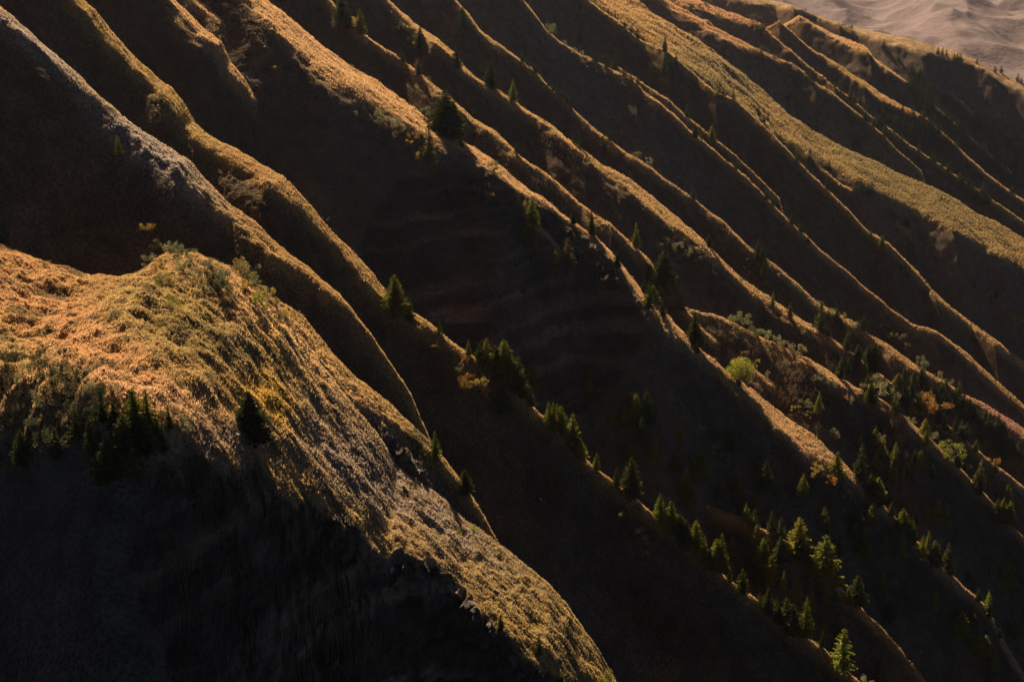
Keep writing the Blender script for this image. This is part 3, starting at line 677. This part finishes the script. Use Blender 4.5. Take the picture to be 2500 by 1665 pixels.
PLACES = [  # where things stand in the photo, in words
 (480, 660, "on top of the sunlit front meadow"), (280, 1020, "in the dark hollow under the front meadow"), (620, 1060, "on the rim of the front meadow"),
 (290, 370, "on the dark slope below the grey rock spur"), (990, 790, "on the thin crest right of the front meadow"), (1230, 900, "in the clump below the dark central cliff"),
 (1380, 1060, "on the dark slope under the central clump"), (1060, 330, "at the foot of the orange top crest"), (860, 60, "at the top edge left of centre"), (1080, 130, "on the top crests left of the scree"),
 (1320, 190, "on the crest beside the grey scree"), (1300, 530, "on the jagged right edge of the central cliff"), (1560, 610, "on the crests right of the central cliff"),
 (1430, 340, "on the crest in the upper centre"), (1500, 160, "on the thin crest below the upper plateau"), (1640, 180, "at the edge of the upper plateau"), (1760, 250, "on the hummocky upper plateau"),
 (1740, 370, "on the crest under the plateau"), (2000, 420, "along the lower edge of the green tongue"), (2100, 250, "in the wooded gully above the green tongue"), (2230, 320, "in the wood right of the pink crest"),
 (2180, 130, "near the skyline ridge"), (2430, 180, "on the far right skyline"), (1900, 560, "on the crest in the right middle"), (1860, 640, "beside the paired spruces right of centre"), (2200, 560, "below the green tongue"),
 (1790, 800, "on the bushy crest right of centre"), (1810, 920, "beside the round yellow-green tree"), (2060, 800, "in the grove on the right-hand crest"), (2080, 900, "in the dark wood on the right"),
 (2300, 980, "in the wood near the right edge"), (2400, 780, "on the shaded slope at the right edge"), (1080, 1110, "on the crest beside the lower front meadow"), (1270, 1600, "at the bottom edge of the front meadow"),
 (1530, 1200, "on the dark lower centre slope"), (1760, 1150, "on the dark slope in the lower right centre"), (1800, 1330, "in the row running down the lower right"), (1960, 1560, "on the small lit crest at the bottom right"),
 (2100, 1180, "on the lit crest at the lower right"), (2080, 1440, "alone in the shade at the lower right"), (2330, 1130, "on the crest at the lower right edge"), (2330, 1400, "in the line at the bottom right edge"),
 (1980, 1010, "beside the sunlit crest on the right"), (1170, 1250, "on the lower front meadow"), (2150, 1000, "in the bushes on the right"), (2400, 1000, "among the spruces at the right edge")]
ORD = ["", "second ", "third ", "fourth ", "fifth ", "sixth ", "seventh ", "eighth ", "ninth ", "tenth ", "eleventh ", "twelfth ", "thirteenth ", "fourteenth ", "fifteenth ", "sixteenth ", "seventeenth ",
       "eighteenth ", "nineteenth ", "twentieth "] + ["%dth " % k for k in range(21, 90)]
def place_of(px, py):
    return min(PLACES, key=lambda q: (q[0] - px) ** 2 + (q[1] - py) ** 2)[2]

plants = []
for cr, L in SPRUCES.items():
    for e in L:
        plants.append(dict(kind='spruce', px=CROPS[cr][0] + e[0] / K, py=CROPS[cr][1] + e[1] / K, h=e[2] / K, c=e[3] if len(e) > 3 else 'g'))
for cr, L in SHRUBS.items():
    for e in L:
        plants.append(dict(kind='shrub', px=CROPS[cr][0] + e[0] / K, py=CROPS[cr][1] + e[1] / K, h=e[2] / K, c=e[3]))
for x_, y_, h_, c_ in [(365,640,30,'s'),(385,612,34,'s'),(400,655,30,'y'),(430,628,40,'s'),(448,660,34,'s'),(466,640,38,'g'),(480,690,36,'s'),(505,668,40,'y'),(520,700,44,'s'),(545,690,40,'s'),
  (560,725,34,'g'),(585,668,36,'s'),(600,715,38,'y'),(625,700,34,'s'),(640,742,38,'l'),(660,720,30,'y'),(675,752,30,'y'),(398,698,28,'g'),(420,738,26,'l'),(700,778,24,'y'),
  (15,905,60,'d'),(40,880,50,'d'),(60,930,55,'s'),(95,905,55,'d'),(120,950,60,'d'),(150,920,50,'s'),(170,965,60,'d'),(200,940,45,'d'),(215,985,55,'s'),(245,975,48,'d'),(20,975,70,'d'),
  (70,1000,70,'d'),(120,1020,70,'s'),(170,1035,65,'d'),(225,1040,60,'d'),(20,1060,80,'d'),(85,1085,80,'d'),(150,1100,80,'d'),(405,1055,55,'d'),(440,1060,45,'s'),(345,1075,70,'d')]:
    plants.append(dict(kind='shrub', px=x_, py=y_, h=h_, c=c_))
er = random.Random(77)
for line, k_, h0, h1 in [([(1600,1262),(1700,1352),(1800,1430),(1900,1505),(1990,1572)], 16, 45, 75), ([(2090,1168),(2200,1285),(2300,1385),(2410,1482)], 15, 40, 62),
                         ([(2100,955),(2200,1015),(2300,1100),(2420,1225),(2500,1310)], 16, 34, 52), ([(1180,900),(1250,948),(1330,1020),(1420,1112)], 9, 45, 75),
                         ([(1700,1160),(1800,1255),(1900,1305),(2000,1390),(2150,1530)], 12, 40, 65), ([(2060,855),(2150,918),(2260,1000),(2400,1110)], 14, 30, 45),
                         ([(1480,620),(1560,705),(1640,785),(1720,865)], 6, 35, 50)]:
    for q in range(k_):
        t_ = er.random() * (len(line) - 1); i_ = int(t_); a_ = t_ - i_
        plants.append(dict(kind='spruce', px=line[i_][0] * (1 - a_) + line[i_ + 1][0] * a_ + er.uniform(-4, 4), py=line[i_][1] * (1 - a_) + line[i_ + 1][1] * a_ + er.uniform(-6, 22),
                           h=er.uniform(h0, h1), c=er.choice('ggl')))
for (x0_, y0_, x1_, y1_, off, k_, h0, h1) in [(1500, 1010, 2050, 1560, 60, 26, 45, 75), (1900, 1180, 2420, 1600, 55, 22, 45, 70), (2100, 1080, 2500, 1420, 50, 18, 38, 58), (1380, 880, 1620, 1130, 50, 8, 40, 60)]:
    for q in range(k_):
        t_ = er.random()
        plants.append(dict(kind='spruce', px=x0_ + (x1_ - x0_) * t_ + er.uniform(-off, off), py=y0_ + (y1_ - y0_) * t_ + er.uniform(-off, off), h=er.uniform(h0, h1), c=er.choice('gll')))
for x_, y_, h_, c_ in [(190,1080,95,'g'),(225,1110,100,'g'),(140,1130,90,'g'),(310,1120,110,'g'),(355,1130,100,'g'),(60,1150,100,'g'),(265,1180,110,'g'),(400,1110,80,'g'),(330,1190,100,'l')]:
    plants.append(dict(kind='spruce', px=x_, py=y_, h=h_, c=c_))
plants.append(dict(kind='tree', px=1803, py=944, h=80, c='l'))
NEEDLE = {'g': (.065, .075, .02), 'l': (.17, .17, .025), 'p': (.20, .15, .06), 'r': (.035, .05, .018)}  # lit spruces have backlight put into a lighter needle colour
LEAFC = {'s': (.19, .18, .085), 'l': (.21, .22, .035), 'y': (.30, .22, .055), 'o': (.30, .15, .04), 'd': (.06, .062, .03), 'g': (.14, .145, .055)}
NW = {'g': 'dark', 'l': 'sunlit-tinted green', 'p': 'brownish', 'r': 'dense dark'}
LW = {'s': 'silvery', 'l': 'bright green', 'y': 'yellowish', 'o': 'orange', 'd': 'dark', 'g': 'green'}
pr = random.Random(5)
for p in plants: p['place'] = place_of(p['px'], p['py'])
cl = {}
for p in plants: cl.setdefault((p['kind'], p['c'], p['place']), []).append(p)
for (k, c, pl), L in cl.items():
    L.sort(key=lambda p: p['px'])
    word = {'spruce': NW, 'shrub': LW, 'tree': LW}[k][c]
    for i, p in enumerate(L):
        if k == 'tree': p['label'] = "round yellow-green broadleaf tree on a thin crest right of centre"
        elif c == 'r': p['label'] = "dense dark spruce standing alone on the rim of the front meadow"
        elif len(L) == 1: p['label'] = "the only %s %s %s" % (word, k, pl)
        else: p['label'] = "%s %s, %s %s" % (word, k, "leftmost one" if i == 0 else ("rightmost one" if i == len(L) - 1 and i > 0 else ORD[i] + "from left"), pl)

first = {}
def link_copy(name, me, parent=None):
    if name + me.name in first:
        o = first[name + me.name].copy()
    else:
        o = bpy.data.objects.new(name, me); first[name + me.name] = o
    col.objects.link(o)
    if parent is not None: o.parent = parent
    return o

nplaced = 0
def put(p, pt=None, shared=None):
    global nplaced
    h = pt if pt is not None else foot(p['px'], p['py'], .5 * p['h'])
    if h is None: return
    dep = h[1] * CP - h[2] * SP
    top = project(np.float64(h[0]), np.float64(h[1]), np.float64(h[2]))[1] - (p['py'] - p['h'])     # its tip stays where it was read
    ht = min(max(top, p['h'] * .9), p['h'] * 1.4) / 3000.0 * dep / .96
    k = p['kind']; c = p['c']
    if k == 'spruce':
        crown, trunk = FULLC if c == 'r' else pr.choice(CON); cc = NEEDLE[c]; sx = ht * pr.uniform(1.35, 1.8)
    elif k == 'tree':
        crown, trunk = ROUND; cc = LEAFC[c]; sx = ht * 1.15
    else:
        crown, trunk = pr.choice(BUSH); cc = LEAFC[c]; sx = ht * pr.uniform(.8, 1.25)
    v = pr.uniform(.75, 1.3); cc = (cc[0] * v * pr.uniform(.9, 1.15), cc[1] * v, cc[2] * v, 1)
    name = {'spruce': 'spruce_tree', 'tree': 'broadleaf_tree', 'shrub': 'shrub'}[k]
    small = k == 'shrub' and p['h'] < 24
    if small:
        root = link_copy(name, crown)
        root.color = cc
    else:
        root = bpy.data.objects.new(name, None); root.empty_display_size = .5; col.objects.link(root)
        a = link_copy('crown' if k != 'shrub' else 'foliage', crown, root); a.color = cc
        link_copy('trunk' if k != 'shrub' else 'stem', trunk, root)
    root.location = (float(h[0]), float(h[1]), float(h[2]) - (.02 * ht))
    root.scale = (sx, sx, ht); root.rotation_euler = (0, 0, pr.uniform(0, 6.28))
    root["label"] = p['label']; root["category"] = {'spruce': 'spruce tree', 'tree': 'tree', 'shrub': 'shrub'}[k]
    root["group"] = ("%s %s" % ({'spruce': 'spruces', 'tree': 'trees', 'shrub': 'shrubs'}[k], p['place']))
    nplaced += 1
trees = sorted([p for p in plants if p['kind'] == 'spruce'], key=lambda p: -p['h'])
rest = trees[300:]; rest_ids = {id(p) for p in rest}
for p in plants:
    if id(p) not in rest_ids: put(p)

# the little spruces of the wooded gully, too alike to tell apart
fp = random.Random(12)
def forest(n, poly, hmin, hmax, label, place, kind='spruce', cols='g'):
    k = 0
    while k < n:
        t = fp.random(); q = t * (len(poly) - 1); i = min(int(q), len(poly) - 2); a = q - i
        x = poly[i][0] * (1 - a) + poly[i + 1][0] * a; y = poly[i][1] * (1 - a) + poly[i + 1][1] * a; w = poly[i][2] * (1 - a) + poly[i + 1][2] * a
        p = dict(kind=kind, px=x + fp.gauss(0, w * .45), py=y + fp.gauss(0, w * .45), h=fp.uniform(hmin, hmax), c=fp.choice(cols), place=place, label=label)
        rest.append(p); k += 1
forest(260, [(2225, 205, 22), (2290, 280, 45), (2360, 330, 70), (2440, 380, 75), (2500, 440, 80)], 15, 29, "small dark spruce in the dense wood on the shaded upper right slope", "in the dense upper right wood")
forest(85, [(2110, 300, 15), (2230, 330, 25), (2280, 380, 30), (2350, 450, 30), (2420, 500, 30)], 16, 30, "little dark spruce in the wooded strip right above the green tongue", "in the strip above the green tongue")
forest(28, [(2150, 950, 30), (2300, 1010, 35), (2400, 1060, 35), (2490, 1120, 40)], 35, 50, "tall dark spruce in the shaded wood along the right edge", "in the shaded wood along the right edge")

def small_spruce(seed):
    crown, trunk = conifer(seed, .22, .8, .03, .8, 17)
    out = []
    for me in (crown, trunk):
        v = np.empty(len(me.vertices) * 3); me.vertices.foreach_get("co", v); out.append((v.reshape(-1, 3), [tuple(q.vertices) for q in me.polygons]))
        bpy.data.meshes.remove(me)
    return out
SM = [small_spruce(40 + k) for k in range(4)]
VV, FF, MM = [], [], []; base_i = 0
for p in rest:
    h = foot(p['px'], p['py'], .4 * p['h'])
    if h is None: continue
    ht = p['h'] / 3000.0 * (h[1] * CP - h[2] * SP) / .96; a = pr.uniform(0, 6.28); w = pr.uniform(1.35, 1.9)
    for mi, (v, f) in enumerate(pr.choice(SM)):
        q = v * np.array([ht * w, ht * w, ht]); q = np.stack([q[:, 0] * math.cos(a) - q[:, 1] * math.sin(a), q[:, 0] * math.sin(a) + q[:, 1] * math.cos(a), q[:, 2]], 1) + h
        VV.append(q); FF += [tuple(i + base_i for i in t) for t in f]; MM += [mi] * len(f); base_i += len(v)
me = bpy.data.meshes.new("distant_spruces"); me.from_pydata(np.concatenate(VV).tolist(), [], FF)
me.materials.append(M_NEEDLE); me.materials.append(M_BARK); me.polygons.foreach_set("material_index", np.array(MM, dtype=np.int32))
o = bpy.data.objects.new("distant_spruces", me); col.objects.link(o); o.color = (.05, .06, .02, 1)
o["kind"] = "stuff"; o["label"] = "wood of very small dark spruces on the far shaded slopes at the upper right"
print("distant", len(rest))

# low scrub of dwarf shrubs over the slopes (uncountable: one object)
clus = np.clip(fbm(GXm / 22, GYm / 22, 3, 191) * 1.6 - .35, 0, 1) + .10 * (np.abs(DCR) < 9)
lam = clus * dXr * dYr * .022 * (np.abs(US[None, :]) < .46) * (GYm > 215) * (GYm < 1700) * (T[..., 3] < .75)
cnt = rng.poisson(lam); ii, jj = np.nonzero(cnt); nc = len(ii); nl = 26
cs = rng.uniform(.5, 1.5, nc) * np.clip(GYm[ii, jj] / 500, .8, 1.6)
ctr = np.stack([GXm[ii, jj], GYm[ii, jj], H[ii, jj]], -1)
dirs = rng.normal(size=(nc, nl, 3)); dirs /= np.linalg.norm(dirs, axis=-1, keepdims=True); dirs[..., 2] = np.abs(dirs[..., 2])
P0 = ctr[:, None, :] + dirs * (cs[:, None] * rng.uniform(.55, 1.0, (nc, nl)))[..., None] * np.array([1.15, 1.15, .75])
tri_ = rng.normal(size=(nc, nl, 3, 3)) * (cs * .17)[:, None, None, None]
V = (P0[:, :, None, :] + tri_).reshape(-1, 3).astype(np.float32)
hm = bpy.data.meshes.new("dwarf_scrub"); hm.vertices.add(len(V)); hm.vertices.foreach_set("co", V.ravel())
hm.loops.add(len(V)); hm.loops.foreach_set("vertex_index", np.arange(len(V), dtype=np.int32))
hm.polygons.add(len(V) // 3); hm.polygons.foreach_set("loop_start", np.arange(0, len(V), 3, dtype=np.int32)); hm.update()
hc = np.array([[.075, .085, .03], [.13, .12, .045], [.16, .10, .04], [.20, .17, .07]])[rng.integers(0, 4, nc)] * rng.uniform(.7, 1.3, (nc, 1))
hc = np.repeat(np.concatenate([hc, np.ones((nc, 1))], 1), nl * 3, axis=0)
hm.color_attributes.new("tint", 'FLOAT_COLOR', 'POINT').data.foreach_set("color", hc.ravel().astype(np.float32))
hm.materials.append(leaf_material("scrub_leaves", .4, use_attr=True))
ho = bpy.data.objects.new("dwarf_scrub", hm); col.objects.link(ho)
ho["kind"] = "stuff"; ho["label"] = "low brown and green scrub scattered in patches over the slopes"; print("scrub", nc)


# ------------------------------------------------------------------ pale boulders and slabs
def rock_material():
    m, nt, out = new_mat("pale_limestone"); b = NB(nt)
    geo = b.n("ShaderNodeNewGeometry"); c = b.mix(b.noise(geo.outputs["Position"], 2, 4), (.22, .19, .16), (.55, .50, .44))
    bs = b.n("ShaderNodeBsdfPrincipled"); b.l(c, bs.inputs["Base Color"]); bs.inputs["Roughness"].default_value = .7
    b.l(bs.outputs[0], out.inputs[0]); return m
M_ROCK = rock_material()
import bmesh
def boulder_mesh(seed):
    r = random.Random(seed); bm = bmesh.new(); bmesh.ops.create_icosphere(bm, subdivisions=2, radius=1)
    pl = [(r.gauss(0, 1), r.gauss(0, 1), r.gauss(0, 1)) for _ in range(9)]
    for v in bm.verts:
        for q in pl:
            nq = math.sqrt(sum(t * t for t in q)); d = (v.co.x * q[0] + v.co.y * q[1] + v.co.z * q[2]) / nq
            if d > .62:
                for k in range(3): v.co[k] -= q[k] / nq * (d - .62)
        v.co.z *= .55; v.co *= r.uniform(.95, 1.06)
    me = bpy.data.meshes.new("boulder"); bm.to_mesh(me); bm.free(); me.materials.append(M_ROCK); return me
BO = [boulder_mesh(k) for k in range(4)]
BOULDERS = [(10, 52, 13, "white slab on the grey rock spur at the left edge"), (800, 537, 13, "pale flat slab beside the second lit crest left of centre"), (787, 532, 7, "small pale stone just left of the pale flat slab"),
 (895, 88, 6, "white stone under the spruces at the top edge"), (1091, 823, 7, "pale stone on the thin crest right of the front meadow"), (1330, 603, 7, "pale stone on the jagged edge of the central cliff"),
 (888, 677, 6, "pale stone halfway down the second lit crest"), (2140, 176, 3, "tiny white stone on the shaded slope at the upper right"), (955, 1392, 17, "sunlit pale block on the dark front cliff"),
 (1207, 263, 4, "white stone on the dark slope right of the big spruce"), (2247, 1366, 10, "pale block left of the spruces at the lower right"), (1020, 1385, 5, "small pale stone in the lower front cliff"),
 (828, 1600, 5, "pale stone at the foot of the front cliff"), (1500, 930, 5, "pale stone low on the central cliff"), (1320, 1220, 6, "pale stone in the dark gully below centre")]
for i, (px, py, sz, lab) in enumerate(BOULDERS):
    h = foot(px, py)
    if h is None: continue
    s = sz / 3000.0 * h[1] * .55
    o = link_copy('boulder', BO[i % 4]); o.location = [float(t) for t in h]; o.scale = (s * 1.3, s, s); o.rotation_euler = (0.1, .35, pr.uniform(0, 6))
    o["label"] = lab; o["category"] = "boulder"; o["group"] = "pale boulders on the slopes"
print("placed", nplaced)
# small loose stones on the bare patches (uncountable: one object)
lam = np.clip(capr * 1.3 + spur1 * 1.3, 0, 1) * (np.clip(fbm(GXm / 5, GYm / 5, 2, 161) + .25, 0, 1)) * dXr * dYr * .8 * (np.abs(US[None, :]) < .45)
lam = lam + dXr * dYr * .012 * (np.clip(face1, 0, 1) + np.clip(face2, 0, 1)) * (np.abs(US[None, :]) < .45)
cnt = rng.poisson(lam); ii, jj = np.nonzero(cnt); n = len(ii)
OCT = np.array([[1, 0, 0], [0, 1, 0], [-1, 0, 0], [0, -1, 0], [0, 0, .8], [0, 0, -.8]], float)
OF = np.array([[0, 1, 4], [1, 2, 4], [2, 3, 4], [3, 0, 4], [1, 0, 5], [2, 1, 5], [3, 2, 5], [0, 3, 5]])
V = OCT[None] * rng.uniform(.45, 1.25, (n, 6, 1)) * (rng.lognormal(-1.45, .45, n))[:, None, None] * np.array([1.3, .9, .7])
a = rng.uniform(0, 6.28, n)[:, None]; V = np.stack([V[..., 0] * np.cos(a) - V[..., 1] * np.sin(a), V[..., 0] * np.sin(a) + V[..., 1] * np.cos(a), V[..., 2]], -1)
V = V + np.stack([GXm[ii, jj], GYm[ii, jj], H[ii, jj] + .05], -1)[:, None, :]
Fq = (OF[None] + (np.arange(n) * 6)[:, None, None]).reshape(-1).astype(np.int32)
sm = bpy.data.meshes.new("loose_stones"); sm.vertices.add(n * 6); sm.vertices.foreach_set("co", V.reshape(-1).astype(np.float32))
sm.loops.add(len(Fq)); sm.loops.foreach_set("vertex_index", Fq); sm.polygons.add(n * 8); sm.polygons.foreach_set("loop_start", np.arange(0, n * 24, 3, dtype=np.int32)); sm.update()
sm.materials.append(M_ROCK); so = bpy.data.objects.new("loose_stones", sm); col.objects.link(so)
so["kind"] = "stuff"; so["label"] = "pale loose stones strewn over the bare patches of the slope"; print("stones", n)


# ------------------------------------------------------------------ haze over the whole valley
def haze():
    bm = bmesh.new(); bmesh.ops.create_cube(bm, size=1.0)
    me = bpy.data.meshes.new("haze"); bm.to_mesh(me); bm.free()
    m = bpy.data.materials.new("haze"); m.use_nodes = True; nt = m.node_tree; nt.nodes.clear()
    out = nt.nodes.new("ShaderNodeOutputMaterial"); vol = nt.nodes.new("ShaderNodeVolumePrincipled")
    vol.inputs["Color"].default_value = (.78, .80, .95, 1); vol.inputs["Density"].default_value = 0.000011; vol.inputs["Anisotropy"].default_value = .6
    nt.links.new(vol.outputs[0], out.inputs["Volume"]); me.materials.append(m)
    o = bpy.data.objects.new("haze", me); col.objects.link(o)
    zmin = min(float(H.min()), float(FH.min())) - 5; zmax = max(float(H.max()), float(FH.max()), 0) + 40
    o.scale = (13600, 8200, zmax - zmin); o.location = (150, 3950, (zmin + zmax) / 2)
    o["kind"] = "stuff"; o["label"] = "thin bluish autumn haze filling the valley"
haze()
sc.cycles.volume_bounces = 0
